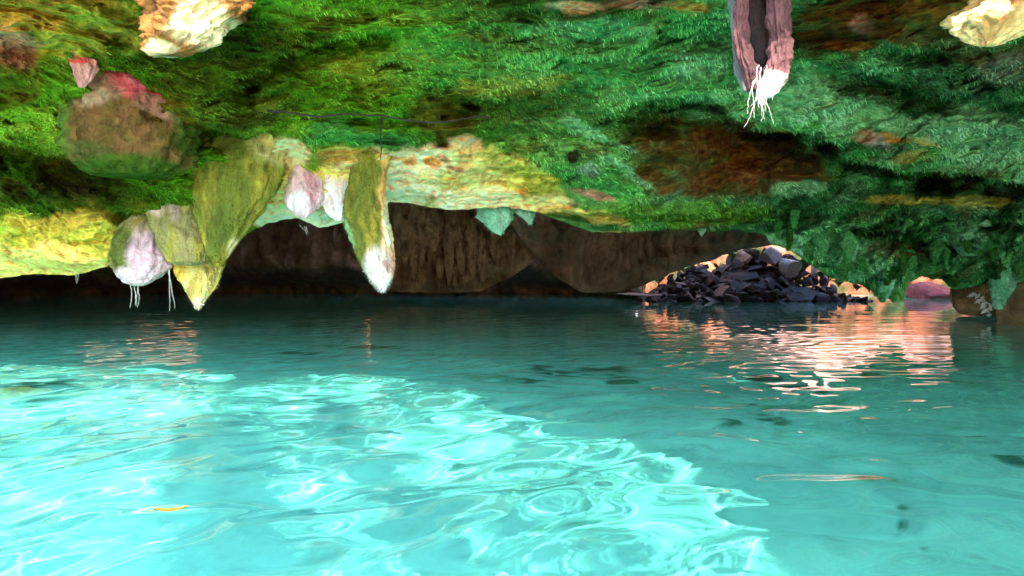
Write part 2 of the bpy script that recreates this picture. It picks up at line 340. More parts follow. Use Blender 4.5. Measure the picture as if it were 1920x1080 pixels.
def moss_blades(nb=150000):
    rs = np.random.RandomState(21)
    Vv = V[:NV]; Cv = Cc[:NV]
    cols_in = np.where((pu > -60) & (pu < 1980))[0]
    i = rs.randint(8, NV-6, nb*2); j = cols_in[rs.randint(2, len(cols_in)-2, nb*2)]
    col = Cv[i, j]; green = (col[:, 1]-col[:, 0]*0.9-col[:, 2]*.2)/(col[:, 1]+.02)
    dens = sst(-.2, .35, fbm(Vv[i, j, 0]*1.3, Vv[i, j, 1]*1.8, Vv[i, j, 2]*1.8, 3))
    k = rs.rand(len(i)) < sst(.05, .4, green)*(0.10+0.85*dens)
    i = i[k][:nb]; j = j[k][:nb]; P = Vv[i, j]; col = Cv[i, j]; n = len(i)
    Tn = Vv[i, np.minimum(j+1, Vv.shape[1]-1)]-Vv[i, j-1]; Bn = Vv[i+2, j]-Vv[i-2, j]
    Nn = np.cross(Tn, Bn); Nn /= np.linalg.norm(Nn, axis=1)[:, None]+1e-9
    s_ = np.sign(np.sum(Nn*(np.array([0, 0, CAMH])-P), 1))[:, None]; Nn *= s_
    ang = 3.2*fbm(P[:, 0]*.8, P[:, 1]*.8, P[:, 2]*.8, 3)+rs.normal(0, .45, n)
    Tn /= np.linalg.norm(Tn, axis=1)[:, None]+1e-9; Bn = np.cross(Nn, Tn)
    d = Tn*np.cos(ang)[:, None]+Bn*np.sin(ang)[:, None]+Nn*rs.uniform(.05, .55, n)[:, None]+np.array([0, 0, -.35])
    d /= np.linalg.norm(d, axis=1)[:, None]
    L = (rs.uniform(.012, .048, n)*P[:, 1]/7)[:, None]; wd = np.cross(d, Nn); wd /= np.linalg.norm(wd, axis=1)[:, None]+1e-9
    wd = wd*L*0.13
    mid_ = P+d*L*.55+Nn*L*.12; tip = P+d*L+np.array([0, 0, -.25])*L
    Q = np.stack([P-wd-Nn*.01, P+wd-Nn*.01, mid_+wd*.8, tip, mid_-wd*.8], 1).reshape(-1, 3)
    b = np.arange(n)[:, None]*5
    fa = np.concatenate([b+np.array([[0, 1, 2, 4]])], 0); ft = b+np.array([[4, 2, 3, 3]])
    # tips as triangles folded into quads with the middle edge
    tipL = tip-wd*.1; Q = np.stack([P-wd-Nn*.01, P+wd-Nn*.01, mid_+wd*.8, mid_-wd*.8, tip+wd*.12, tip-wd*.12], 1).reshape(-1, 3)
    b = np.arange(n)[:, None]*6
    Fq = np.concatenate([b+np.array([[0, 1, 2, 3]]), b+np.array([[3, 2, 4, 5]])], 0)
    jit = rs.uniform(.45, 2.3, n)[:, None]; cc = np.repeat((col*jit)[:, None, :], 6, 1).reshape(-1, 3).clip(0, .8)
    o = mesh_obj('moss', Q, Fq, M_MOSS, ceil, cc); o['kind'] = 'stuff'
moss_blades()
topedge = V[0]

# roof overhead (out of frame): carries the opening the sun falls through
HOLE = [(-16,5.0),(-4.9,4.95),(-2.2,4.8),(-.65,4.65),(.0,3.7),(.5,2.8),(1.05,2.1),(1.5,1.45),(1.75,.7),(1.8,0),(1.9,-2),(2.6,-6),(2.6,-14)]
hp = np.array(HOLE, float); hp[4:, 0] += 0.25; hp[6:, 0] += 0.25
def in_hole(x, y):
    # open to the left of / in front of the rim line
    inside = np.zeros(x.shape, bool)
    poly = np.vstack([hp, [(-16, -14)]])
    n = len(poly); j = n-1
    for i in range(n):
        xi, yi = poly[i]; xj, yj = poly[j]
        cnd = ((yi > y) != (yj > y)) & (x < (xj-xi)*(y-yi)/(yj-yi+1e-9)+xi)
        inside ^= cnd; j = i
    return inside
rx = np.arange(-16, 17, 0.08); ry = np.arange(-13, 6.5, 0.08)
X, Yg = np.meshgrid(rx, ry)
Z = 3.45+0.35*fbm(X*0.6, Yg*0.6, 0*X, 4)+0.12*ridge(X*1.5, Yg*1.5, 0*X, 3)+0.25*sst(4.0, 5.5, Yg)+0.5*sst(5.4, 6.4, Yg)
hm = in_hole(X+0.18*fbm(X*1.3, Yg*1.3, 0*X+8, 3), Yg+0.18*fbm(X*1.3, Yg*1.3, 0*X+18, 3))
hm |= (Yg > 5.5) & (X < 3.9)
hm |= (Yg < -1.3+0.3*fbm(X, 0*X, 0*X, 2))
def strip(pts, w0):  # unseen roof strips added across the opening to cast dark channels below
    d = np.full(X.shape, 9.0)
    for (ax, ay), (bx_, by_) in zip(pts[:-1], pts[1:]):
        t = np.clip(((X-ax)*(bx_-ax)+(Yg-ay)*(by_-ay))/((bx_-ax)**2+(by_-ay)**2), 0, 1)
        d = np.minimum(d, np.hypot(X-ax-t*(bx_-ax), Yg-ay-t*(by_-ay)))
    return d < w0*(1+0.8*fbm(X*2, Yg*2, 0*X, 3))
hm &= ~strip([(-1.1, 3.2), (-.7, 2.3), (-.05, 1.0), (.3, .2), (.6, -.8), (1.2, -1.6)], .22)
hm &= ~strip([(-2.0, 2.6), (-1.5, 1.5), (-.9, .3), (-.5, -.6), (.3, -1.6)], .36)
def beam(px, py, Y, r):
    p = Vector(W(px, py, Y)); k = (3.5-p.z)/sdir.z; q = p+sdir*k
    return ((X-q.x)**2+(Yg-q.y)**2 < r*r)
hm |= beam(1440, 165, 3.3, .17) | beam(1850, 50, 5.0, .12)  # small unseen holes added to let sunbeams reach two hanging rocks
keep = ~(hm[:-1, :-1] | hm[1:, :-1] | hm[:-1, 1:] | hm[1:, 1:])
c = np.zeros(X.shape+(3,)); c[:] = (.10,.24,.05)
roof = mesh_obj('cave_roof', np.stack([X, Yg, Z], -1).reshape(-1, 3), grid_faces(len(ry), len(rx), keep), M_CEIL, col=c.reshape(-1, 3))
tag(roof, 'mossy rock roof with a wide opening to the sky', None, None, 'structure')
md = roof.modifiers.new('thick', 'SOLIDIFY'); md.thickness = 0.12; md.offset = 1

# ------------------------------------------------------------------ walls round the cave
def wall_sheet(name, plan, z0, z1, colA, colB, label, mat=M_FAR, amp=0.7, step=0.14, lean=0.0, kind='structure', sc_=0.5, uc=0.0):
    pl = [Vector(p) for p in plan]; pts = []
    for a, b in zip(pl[:-1], pl[1:]):
        n = max(2, int((b-a).length/step)); pts += [a.lerp(b, i/n) for i in range(n)]
    pts.append(pl[-1]); P = np.array([(p.x, p.y) for p in pts])
    d = np.gradient(P, axis=0); d /= np.linalg.norm(d, axis=1)[:, None]+1e-9
    k = np.ones(9)/9
    nrm = np.stack([d[:, 1], -d[:, 0]], -1)
    for i in range(2): nrm[:, i] = np.convolve(np.pad(nrm[:, i], 4, 'edge'), k, 'valid')
    zs = np.arange(z0, z1+step*.7, step*0.7)
    XX = P[None, :, 0]+0*zs[:, None]; YY = P[None, :, 1]+0*zs[:, None]; ZZ = zs[:, None]+0*P[None, :, 0]
    r = amp*(ridge(XX*sc_, YY*sc_, ZZ*sc_*0.5, 5)-0.5)+amp*0.35*(ridge(XX*sc_*3, YY*sc_*3, ZZ*sc_*0.9, 3)-.5)
    off = r+lean*(ZZ-z0)-uc*sst(1.3, 0.1, ZZ)+amp*.5*(ridge(XX*1.3, YY*1.3, ZZ*.16, 3)-.5)
    XX = XX+nrm[None, :, 0]*off; YY = YY+nrm[None, :, 1]*off
    t = sst(-.3, .4, fbm(XX*.6, YY*.6, ZZ*.6, 4))[..., None]
    c = np.array(colA)*(1-t)+np.array(colB)*t
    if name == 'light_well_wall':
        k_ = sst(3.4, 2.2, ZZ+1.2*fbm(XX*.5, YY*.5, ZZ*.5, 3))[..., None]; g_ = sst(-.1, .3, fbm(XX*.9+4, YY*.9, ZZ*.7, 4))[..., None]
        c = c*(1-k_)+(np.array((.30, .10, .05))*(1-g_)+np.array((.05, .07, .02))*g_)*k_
    o = mesh_obj(name, np.stack([XX, YY, ZZ], -1).reshape(-1, 3), grid_faces(len(zs), len(P)), mat, col=c.reshape(-1, 3))
    return tag(o, label, None, None, kind)
wall_sheet('cave_wall', [(-14,-13),(-15,2),(-24,14),(-25,27),(-13,31),(-4,30.5),(2.5,29.5),(5.2,28.5)], -2, 6.5, (.36,.20,.12), (.18,.10,.06), 'brown limestone back wall of the dark cave', amp=1.1, lean=0.05, uc=3.2)
wall_sheet('cave_wall', [(10.4,14.6),(11.5,13.6),(15,12),(15.5,0),(15,-13)], -2, 5, (.26,.15,.07), (.10,.12,.04), 'mossy limestone side wall at the right of the pool')
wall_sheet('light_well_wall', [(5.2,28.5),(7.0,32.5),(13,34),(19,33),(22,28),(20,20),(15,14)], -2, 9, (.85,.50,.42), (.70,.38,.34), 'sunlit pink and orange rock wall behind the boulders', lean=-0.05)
wall_sheet('cave_bank', [(15,-13),(0,-14),(-14,-13)], -2, 3.2, (.30,.22,.12), (.12,.20,.06), 'rocky bank behind the swimmer side of the pool')

X, Yg = np.meshgrid(np.arange(-14, 15, .15), np.arange(-13, 1.0, .15))  # unseen sand added to bounce warm light up to the ceiling
Z = -0.25+0.42*sst(0.8, -3, Yg)+0.10*np.maximum(0, -3-Yg)+.08*fbm(X, Yg, 0*X, 4)-0.9*sst(-.6, .9, Yg)
c = np.zeros(X.shape+(3,)); c[:] = (.92, .70, .45)
tag(mesh_obj('beach', np.stack([X, Yg, Z], -1).reshape(-1, 3), grid_faces(*X.shape), M_BED, col=c.reshape(-1, 3)), 'pale sand sheet added behind the camera to bounce warm light', None, None, 'structure')

# hanging rock mass in front of the light well
def slab(name, edge, top_z, Y0, thick, cA, cB, label, cat=None, kind=None, n=150, m=60, amp=0.45, mat=M_FAR, fr=1.0, uc=0.0):
    ex = np.array(edge, float); us = np.linspace(ex[0, 0], ex[-1, 0], n)
    low = np.interp(us, ex[:, 0], ex[:, 1]); low = low+3*fbm(us/16, 0*us, 0*us+3, 3)
    U = []; ang = np.linspace(0, 1, m)
    xb = (us-960)/F*Y0; zb = CAMH-(low-HZ)/F*Y0
    rows = []; cols = []
    # front face from the top down, round the bottom, back face up
    for k in range(m):
        a = ang[k]
        if a < 0.55: s = a/0.55; z = top_z+(zb-top_z)*s; y = Y0+0*zb-0.25*thick*np.sin(s*math.pi)
        else:
            s = (a-0.55)/0.45; z = zb+(top_z-zb)*max(0, s-0.25)/0.75; y = Y0+thick*min(1, s*4)+0*zb
        fd = min(1, abs(a-0.55)*10)
        y = y+uc*sst(1.2, 0.0, z+0*xb)*(a < .55)-amp*.9*(ridge(xb*1.6*fr, z*.25+0*xb, 0*xb+2, 3)-.5)*fd-amp*(ridge(xb*.5*fr, z*.9*fr+0*xb, 0*xb+5, 5)-.4)*fd-amp*.4*(ridge(xb*1.9*fr, z*2*fr, 0*xb+1, 3)-.5)*fd
        xq = (us-960)/F*(Y0 if a < 0.55 else Y0+thick*min(1, (a-0.55)/0.45*4))
        rows.append(np.stack([xq, y, z+0*xb], -1))
        t = sst(-.3, .4, fbm(xb*.8*fr, y*.8*fr, z*.8*fr, 4))[:, None]; cols.append(np.array(cA)*(1-t)+np.array(cB)*t)
    o = mesh_obj(name, np.stack(rows).reshape(-1, 3), grid_faces(m, n), mat, col=np.stack(cols).reshape(-1, 3))
    return tag(o, label, cat, None, kind)
slab('hanging_rock', [(930,380),(980,455),(1040,520),(1090,549),(1150,548),(1190,541),(1235,522),(1280,503),(1330,487),(1380,466),(1440,457),(1470,448),(1520,430)], 4.8, 21, 1.6, (.44,.27,.18), (.22,.13,.08), 'brown overhanging rock slanting down to the water left of the light well', 'rock', amp=.95, fr=1.5)
slab('drip_wall_rock', [(700,545),(760,548),(860,549),(900,546),(960,520),(1000,490),(1040,450),(1090,400)], 4.8, 25, 1.5, (.62,.36,.19), (.26,.14,.07), 'pale brown wall of dripstone folds behind the pointed stalactite', 'rock', amp=0.9, fr=1.2)

DRW = bpy.data.objects['drip_wall_rock']
# ------------------------------------------------------------------ lobes: hanging rocks with real volume
def ring_lobe(name, rows, Y, ratio, colf, mat=M_STAL, parent=None, seg=110, nr=170, flute=0.16, rough=0.09, lean=0.0, seed=0, moss=0, moss_up=False):
    """rows: (py, left px, right px) from top to bottom, seen at depth Y"""
    rw = np.array(rows, float); py = np.linspace(rw[0, 0], rw[-1, 0], nr)
    xl = np.interp(py, rw[:, 0], rw[:, 1]); xr = np.interp(py, rw[:, 0], rw[:, 2])
    if name in ('stalactite',): Y += .3; lean = -.42
    Yr = Y+lean*(py-py[0])/max(1, py[-1]-py[0])
    cx = ((xl+xr)/2-960)/F*Yr; hw = np.maximum((xr-xl)/2/F*Yr, 0.002); z = CAMH-(py-HZ)/F*Yr
    th = np.linspace(0, 2*math.pi, seg, endpoint=False)
    TH, CX = np.meshgrid(th, cx); HW = hw[:, None]+0*TH; ZZ = z[:, None]+0*TH; YY0 = Yr[:, None]+0*TH
    sz = hw.max()
    fl = flute*0.9*(fbm(np.cos(TH)*3.2+seed, np.sin(TH)*3.2, ZZ*.5/sz, 3))+flute*(ridge(np.cos(TH)*1.6+seed, np.sin(TH)*1.6, ZZ*0.8/sz*.5+seed, 3)-.55)*1.3
    rg = rough*.7*(ridge(np.cos(TH)*HW/sz*7+seed, np.sin(TH)*HW/sz*7, ZZ/sz*4, 3)-.5)+rough*fbm(np.cos(TH)*HW/sz*3+seed*3, np.sin(TH)*HW/sz*3, ZZ/sz*2.5, 4)*2
    rad = HW*(1+fl+rg)
    XX = CX+rad*np.cos(TH); YY = YY0+rad*np.sin(TH)*ratio
    # px/py of each vertex, to lay out its own coloured bands
    PX = XX/YY0*F+960; PYy = HZ-(ZZ-CAMH)/YY0*F
    c = colf(PX, PYy, TH, XX, YY, ZZ)
    V = np.stack([XX, YY, ZZ], -1).reshape(-1, 3); f = grid_faces(nr, seg, wrap=True)
    V = np.vstack([V, [(cx[0], Yr[0], z[0]+0.01), (cx[-1], Yr[-1], z[-1]-0.002)]]); n0 = nr*seg
    i = np.arange(seg); j = (i+1) % seg
    f = np.vstack([f, np.stack([i*0+n0, j, i, i*0+n0], -1)[:, :4]])
    Fl = [tuple(map(int, q)) for q in f[:-seg]]+[(n0, int(b), int(a)) for a, b in zip(i, j)]+[(n0+1, int((nr-1)*seg+a), int((nr-1)*seg+b)) for a, b in zip(i, j)]
    cc = np.vstack([c.reshape(-1, 3), c[0, 0], c[-1, 0]])
    o = mesh_obj(name, V, Fl, mat, parent, cc)
    if moss: fur(o, np.stack([XX, YY, ZZ], -1), c, moss, moss_up)
    return o
def fur(o, G, c, n, up):
    rs = np.random.RandomState(len(o.name)+n); nr, sg = G.shape[:2]
    i = (rs.rand(n*4)**(1.8 if up else 1)*(nr-3)).astype(int)+1; j = rs.randint(0, sg, n*4); P = G[i, j]; col = c[i, j]
    gr = (col[:, 1]-.75*col[:, 0]) > 0 if not up else rs.rand(len(i)) < sst(.16, .0, i/nr)*.9
    dn = fbm(P[:, 0]*5, P[:, 1]*5, P[:, 2]*4, 2) > -.15
    k = gr & dn; P = P[k][:n]; col = col[k][:n]; i = i[k][:n]; j = j[k][:n]; n = len(P)
    if n < 5: return
    C0 = G[i].mean(1); Nn = P-C0; Nn[:, 2] *= .3; Nn /= np.linalg.norm(Nn, axis=1)[:, None]+1e-9
    d = Nn*rs.uniform(.1, .5, n)[:, None]+rs.normal(0, .35, (n, 3))+np.array([0, 0, -.8]); d /= np.linalg.norm(d, axis=1)[:, None]
    L = rs.uniform(.015, .05, n)[:, None]*(1.6 if up else 1); wd = np.cross(d, Nn); wd /= np.linalg.norm(wd, axis=1)[:, None]+1e-9; wd *= L*.14
    m_ = P+d*L*.55+Nn*L*.1; tp = P+d*L
    Q = np.stack([P-wd-Nn*.01, P+wd-Nn*.01, m_+wd*.8, m_-wd*.8, tp+wd*.12, tp-wd*.12], 1).reshape(-1, 3)
    b = np.arange(n)[:, None]*6; Fq = np.concatenate([b+np.array([[0, 1, 2, 3]]), b+np.array([[3, 2, 4, 5]])], 0)
    base = np.array((.07, .19, .02)) if up else col
    cc = np.repeat((base*rs.uniform(.5, 1.8, n)[:, None])[:, None, :], 6, 1).reshape(-1, 3).clip(0, .8)
    q = mesh_obj('moss', Q, Fq, M_MOSS, o, cc); q['kind'] = 'stuff'
def cfun(base, blobs=(), var=None, warp=8):
    def f(px, py, th, x, y, z):
        c = np.zeros(px.shape+(3,)); c[:] = base
        if var is not None:
            t = sst(-.15, .4, fbm(x*5+1, y*5, z*2.2, 4))[..., None]; c = c*(1-t)+np.array(var)*t
        return paint_blobs(px, py, c, blobs, warp)
    return f
OG = (.09,.12,.010); YOL = (.34,.28,.03); LAV = (.62,.40,.42)
def stal(rows, Y, ratio, base, blobs, var, label, name='stalactite', group=None, cat='stalactite', **k):
    o = ring_lobe(name, rows, Y, ratio, cfun(base, blobs, var), **k); return tag(o, label, cat, group)
SG = 'stalactites hanging from the ceiling lip'
stal([(395,262,300),(420,232,318),(450,215,322),(480,212,324),(500,220,320),(518,226,300),(530,236,282),(536,250,268)], 8.6, .8, (.36,.28,.12),
     [(245,470,30,50,10,OG,.95),(295,480,34,50,0,LAV,.95),(262,520,50,20,0,(.72,.50,.52),.95)], YOL, 'blunt lavender and moss stalactite with thin roots under its tip', group=SG, seed=1, moss=1500)
stal([(318,320,365),(335,292,378),(370,280,385),(420,284,392),(460,300,400),(490,318,392),(498,335,370)], 8.5, .75, (.28,.24,.08),
     [(330,348,55,26,-15,(.78,.62,.66),1),(310,375,26,30,0,(.72,.45,.38),.8),(345,400,10,20,0,(.45,.30,.3),.6),(375,350,14,30,0,WH,.5)], YOL, 'pale pink and white shouldered stalactite left of the wide green one', group=SG, seed=2, moss=900)
stal([(255,400,560),(268,372,552),(290,362,540),(330,362,528),(370,365,508),(410,372,480),(450,382,452),(480,392,428),(500,402,416)], 8.35, .55, (.15,.17,.015),
     [(400,300,30,60,0,YOL,.8),(520,280,36,34,0,(.6,.5,.2),.8),(535,265,30,20,0,YW,.7),(420,430,26,50,20,OG,.8),(440,470,8,26,10,(.5,.4,.2),.7)], YOL, 'widest olive green dripstone curtain tapering to a blunt end', group=SG, seed=3, moss=4500, flute=.16)
stal([(472,330,412),(490,325,418),(510,328,414),(530,340,408),(550,352,395),(565,360,383),(578,369,373)], 8.55, .7, (.55,.40,.08),
     [(345,500,22,28,0,(.70,.45,.05),.9),(375,570,14,14,0,(.8,.65,.4),.9),(340,492,4,4,0,BK,1)], (.72,.66,.22), 'yellow pointed stalactite tip almost touching the water', group=SG, seed=4, moss=900)
stal([(286,562,592),(310,548,602),(340,540,606),(370,534,604),(390,540,596),(405,556,580),(410,566,572)], 8.6, .7, (.80,.50,.52),
     [(590,330,14,60,0,(.55,.14,.22),.6),(565,380,20,20,0,(.95,.88,.90),.8),(545,340,8,40,10,(.5,.4,.2),.7)], (.95,.72,.74), 'short pink stalactite with red streaks left of its white neighbour', group=SG, seed=5)
stal([(296,604,640),(320,600,650),(350,600,655),(385,606,655),(405,618,650),(414,630,642)], 8.7, .7, (.95,.74,.72), [(640,320,20,20,0,YW,.6)], (.97,.8,.76), 'short white stalactite right of the pink one', group=SG, seed=6)
stal([(292,655,735),(320,660,726),(350,652,724),(400,642,728),(430,650,734),(470,668,739),(500,680,740),(520,692,736),(535,704,728),(548,715,720)], 8.3, .7, (.15,.17,.02),
     [(725,340,13,80,0,(.80,.45,.12),.9),(735,420,16,60,-3,WH,.95),(712,510,32,48,0,(.88,.72,.62),.95),(655,440,12,30,-20,(.3,.5,.2),.8),(728,500,5,12,0,(.3,.1,.08),.8),(738,500,5,50,0,(.85,.4,.2),.6)], YOL, 'long pointed stalactite half mossy and half cream and orange', group=SG, seed=7, moss=2500, flute=.14)
stal([(380,900,960),(392,894,962),(410,896,960),(425,912,950),(436,925,942),(441,936,940)], 9.9, .8, (.22,.52,.34), [], (.32,.60,.42), 'teal green rounded stalactite under the middle of the lip', group=SG, seed=8, moss=700)
stal([(385,960,1005),(400,968,1003),(410,982,1000),(420,992,996)], 10.0, .7, (.26,.54,.36), [], (.4,.62,.45), 'small teal side spike beside the rounded teal stalactite', group=SG, seed=9, moss=250)
stal([(425,1306,1326),(434,1310,1322),(443,1314,1317)], 10.4, .7, (.3,.6,.4), [], None, 'tiny pale green spike under the lip above the slanting rock', group=SG, seed=10, seg=20, nr=20)
stal([(470,1615,1700),(500,1625,1690),(530,1634,1680),(550,1642,1668),(566,1650,1660)], 12.6, .7, (.12,.42,.18), [], (.25,.6,.35), 'ragged green mossy spike right of the boulder pile', group=SG, seed=11, moss=900, rough=.14, mat=M_CEIL)
stal([(500,1660,1705),(530,1664,1698),(555,1668,1694),(566,1674,1688)], 12.9, .7, (.06,.26,.05), [], (.15,.4,.1), 'dark green mossy stub beside the ragged green spike', group=SG, seed=12, moss=600, rough=.14, mat=M_CEIL)
stal([(480,1850,1912),(510,1856,1906),(540,1860,1900),(560,1860,1888),(580,1866,1880)], 13.2, .7, (.14,.46,.24), [], (.3,.62,.4), 'green drip hanging in front of the brown rock at right', group=SG, seed=13, moss=900, rough=.12, mat=M_CEIL)
stal([(395,1785,1855),(430,1790,1850),(465,1795,1846),(480,1805,1835)], 12.9, .8, (.14,.46,.24), [], (.3,.62,.4), 'round pale green moss knob above the brown rock at right', group=SG, seed=14, moss=900, rough=.2, mat=M_CEIL)
stal([(445,1540,1600),(480,1545,1600),(510,1560,1592),(528,1570,1584)], 12, .8, (.10,.4,.14), [], (.3,.62,.4), 'short green moss lobe over the right end of the boulders', group=SG, seed=15, moss=700, rough=.2, mat=M_CEIL)
fr_ = bpy.data.objects.new('mossy_fringe', None); COL.objects.link(fr_); fr_.location = W(1700, 480, 12.5)
tag(fr_, 'shaggy green fringe of small mossy drips along the right lip', 'moss fringe')
rf = random.Random(77)
for i in range(24):
    px = 1455+i*20+rf.uniform(-6, 6); lp = float(interp(LIP, px)); top = lp-rf.uniform(25, 110); h = rf.uniform(28, 62); bot = min(top+h, lp+rf.uniform(2, 16)); wd = rf.uniform(7, 17)
    Yf = float(interp(YLIP, px)); tq = max(0, (lp-top)/(lp-PYT)); Yq = Yf+(float(interp(YTOP, px))-Yf)*tq**1.15
    sh = rf.uniform(-5, 5); tone = rf.choice([(.06,.28,.07), (.09,.34,.11), (.13,.40,.16), (.03,.12,.02), (.05,.20,.05)])
    q = ring_lobe('drip', [(top, px-wd*.2, px+wd*.2), (top+.12*(bot-top), px-wd*.7, px+wd*.6), (top+.35*(bot-top), px-wd*.9, px+wd*.9), (top+.7*(bot-top), px-wd*.5+sh, px+wd*.55+sh), (bot, px-2+sh*1.6, px+3+sh*1.6)], Yq+.32, .8, cfun(tone, [], tuple(v*1.4 for v in tone)), M_CEIL, seed=100+i, seg=36, nr=40, rough=.35, flute=.3, lean=-.5, moss=420)
    q.parent = fr_; q.matrix_parent_inverse = Matrix.Translation(-fr_.location)

for i, (px, a, b, wd) in enumerate([(760,440,500,10),(790,430,505,12),(812,420,480,16),(842,450,535,10),(866,455,520,12),(885,440,528,14),(905,470,540,9),(930,430,500,12),(958,440,492,10),(776,490,540,8),(825,500,545,7),(745,400,470,9)]):
    q = ring_lobe('drip', [(a-30, px-wd*.4, px+wd*.4), (a, px-wd, px+wd), ((a+b)/2, px-wd*.9, px+wd*.8), (b-6, px-wd*.3, px+wd*.35), (b, px-1, px+1)], 24.3, .8, cfun((.55,.32,.17), [], (.25,.13,.07)), M_FAR, seed=200+i, seg=30, nr=40, rough=.3, flute=.3)
    q.parent = DRW; q.matrix_parent_inverse = Matrix()

# bulging boulder set in the ceiling at left
stal([(118,200,260),(132,160,320),(160,140,348),(200,132,366),(240,134,366),(280,138,360),(310,150,345),(330,180,310)], 7.5, .75, (.17,.085,.03),
     [(292,172,50,36,20,(.50,.05,.07),1),(298,168,24,14,20,(.62,.16,.18),.8),(315,196,14,5,0,BK,.9),(330,215,40,18,30,(.4,.18,.12),.8),(220,190,60,30,0,(.42,.26,.16),.7),(250,322,120,24,0,(.04,.09,.01),.9),(150,230,22,80,0,(.07,.16,.02),.8),(362,250,16,70,0,(.04,.09,.01),.8),(200,290,50,16,0,(.05,.1,.02),.6)], (.12,.08,.02),
     'large rounded brown rock with a red hollow bulging from the ceiling', name='bulging_rock', cat='rock', seed=16, rough=.10, mat=M_CEIL, moss=7000, moss_up=True)
stal([(100,125,150),(112,132,178),(130,138,182),(150,142,172),(164,148,158)], 6.75, .7, (.50,.16,.15), [(150,115,26,8,10,(.6,.06,.05),1)], (.6,.28,.25),
     'small pink stone peeping from the moss left of the brown rock', name='bulging_rock', cat='rock', seed=17, moss=900, moss_up=True)
# purple split rock with sunlit roots
def cleft(rows, Y, label):
    root = bpy.data.objects.new('split_stalactite', None); COL.objects.link(root); root.location = W(1435, 150, Y)
    tag(root, label, 'stalactite')
    return root
PR = (.10,.035,.038)
sp = cleft(None, 3.3, 'purple split stalactite with its cleft painted dark hanging at upper right')
def sub(o):
    o.parent = sp; o.matrix_parent_inverse = Matrix.Translation(-sp.location); return o
YC = 3.4
sub(ring_lobe('left_lobe' if 0 else 'lobe', [(-260,1330,1450),(-100,1370,1420),(0,1380,1404),(40,1376,1400),(80,1378,1404),(110,1384,1410),(135,1392,1422),(170,1402,1420)], YC, .9, cfun(PR, [], (.05,.02,.02)), M_STAL, seed=20, rough=.28, flute=.35))
sub(ring_lobe('lobe', [(-260,1400,1540),(-100,1425,1500),(0,1436,1478),(40,1442,1482),(80,1446,1484),(110,1440,1482),(135,1432,1478),(160,1424,1468),(182,1424,1450)], YC-.02, .9, cfun(PR, [(1450,165,40,28,0,(.9,.8,.75),1)], (.17,.07,.075)), M_STAL, seed=21, rough=.28, flute=.30))  # pale blob paints the sunlit tip into the colour
sub(ring_lobe('core', [(-260,1380,1480),(0,1400,1450),(60,1400,1455),(110,1402,1458),(160,1408,1440)], YC+.09, .6, cfun((.02,.006,.005), [], (.008,.003,.003)), M_STAL, seed=22))  # near-black core, the shade of the cleft put into its colour
sub(ring_lobe('fin', [(-200,1340,1380),(60,1372,1388),(100,1374,1392),(140,1378,1408),(172,1392,1412)], YC+.12, .6, cfun((.10,.13,.12), [], (.16,.17,.16)), M_STAL, seed=23))

# ------------------------------------------------------------------ roots, twigs
def tube(paths, name, mat, parent=None, seg=5):
    V = []; Fc = []
    for pts, r0, r1 in paths:
        pts = [Vector(p) for p in pts]; n = len(pts); base = len(V)
        for i, p in enumerate(pts):
            d = (pts[min(i+1, n-1)]-pts[max(i-1, 0)]).normalized(); a = d.orthogonal().normalized(); b = d.cross(a)
            r = r0+(r1-r0)*i/(n-1)
            for k in range(seg):
                t = 2*math.pi*k/seg; V.append(p+a*math.cos(t)*r+b*math.sin(t)*r)
        for i in range(n-1):
            for k in range(seg): Fc.append((base+i*seg+k, base+i*seg+(k+1) % seg, base+(i+1)*seg+(k+1) % seg, base+(i+1)*seg+k))
        Fc.append(tuple(base+k for k in range(seg))[::-1]); Fc.append(tuple(base+(n-1)*seg+k for k in range(seg)))
    return mesh_obj(name, V, Fc, mat, parent)
def wander(px0, py0, px1, py1, Y, n=14, j=3.0):
    out = []; dx = dy = 0
    for i in range(n):
        t = i/(n-1); dx += random.uniform(-j, j)*.6; dy += random.uniform(-j, j)*.3
        out.append(Wv(px0+(px1-px0)*t+dx*(t > 0), py0+(py1-py0)*t+dy*(t > 0), Y+random.uniform(-.01, .01)))
    return out
def roots(list_, Y, label, r=.006, mat=M_ROOT, name='hanging_roots', j=3, cat='roots'):
    return tag(tube([(wander(*p, Y, j=j), r, r*.35) for p in list_], name, mat), label, cat)
roots([(1440-i*2.6, 140+i*1.5, 1412+i*4.5+random.uniform(-8, 8), 200+random.uniform(-5, 35)) for i in range(9)]+[(1420+i*3.5, 120+random.uniform(0, 40), 1410+i*4+random.uniform(-6, 6), 190+random.uniform(-10, 35)) for i in range(9)]+[(1425,175,1400,240),(1432,180,1426,230),(1415,150,1410,215)], 3.24, 'white sunlit root tuft under the purple split stalactite', .0024, j=4)
roots([(246,534,248,576),(252,534,258,578),(262,534,254,574),(258,536,262,574)], 8.6, 'grey roots dangling under the lavender stalactite', .006, j=2)
roots([(318,490,322,582),(316,500,326,578)], 8.55, 'longest thin root pair dangling left of the yellow tip', .006, j=2)
roots([(562,422,576,440),(570,425,572,442),(574,424,580,438)], 8.9, 'little white roots below the two short stalactites', .005, j=2)
roots([(142,512,146,532),(148,512,143,530)], 9.3, 'tiny root hanging below the yellow lip at left', .004, j=1.5)
def curve_px(pts, Y, n=40, j=1.6):
    p = np.array(pts, float); t = np.linspace(0, len(p)-1, n); a = np.interp(t, np.arange(len(p)), p[:, 0]); b = np.interp(t, np.arange(len(p)), p[:, 1])
    return [Wv(a[i], b[i]+random.uniform(-j, j), Y+random.uniform(-.015, .015)) for i in range(n)]
tag(tube([(curve_px([(500,206),(560,214),(600,219),(650,213),(712,217),(760,226),(810,230),(850,226),(890,219),(925,219)], 6.35), .012, .006)], 'twig', M_TWIG), 'dark wavy twig lying across the mossy ceiling', 'twig')
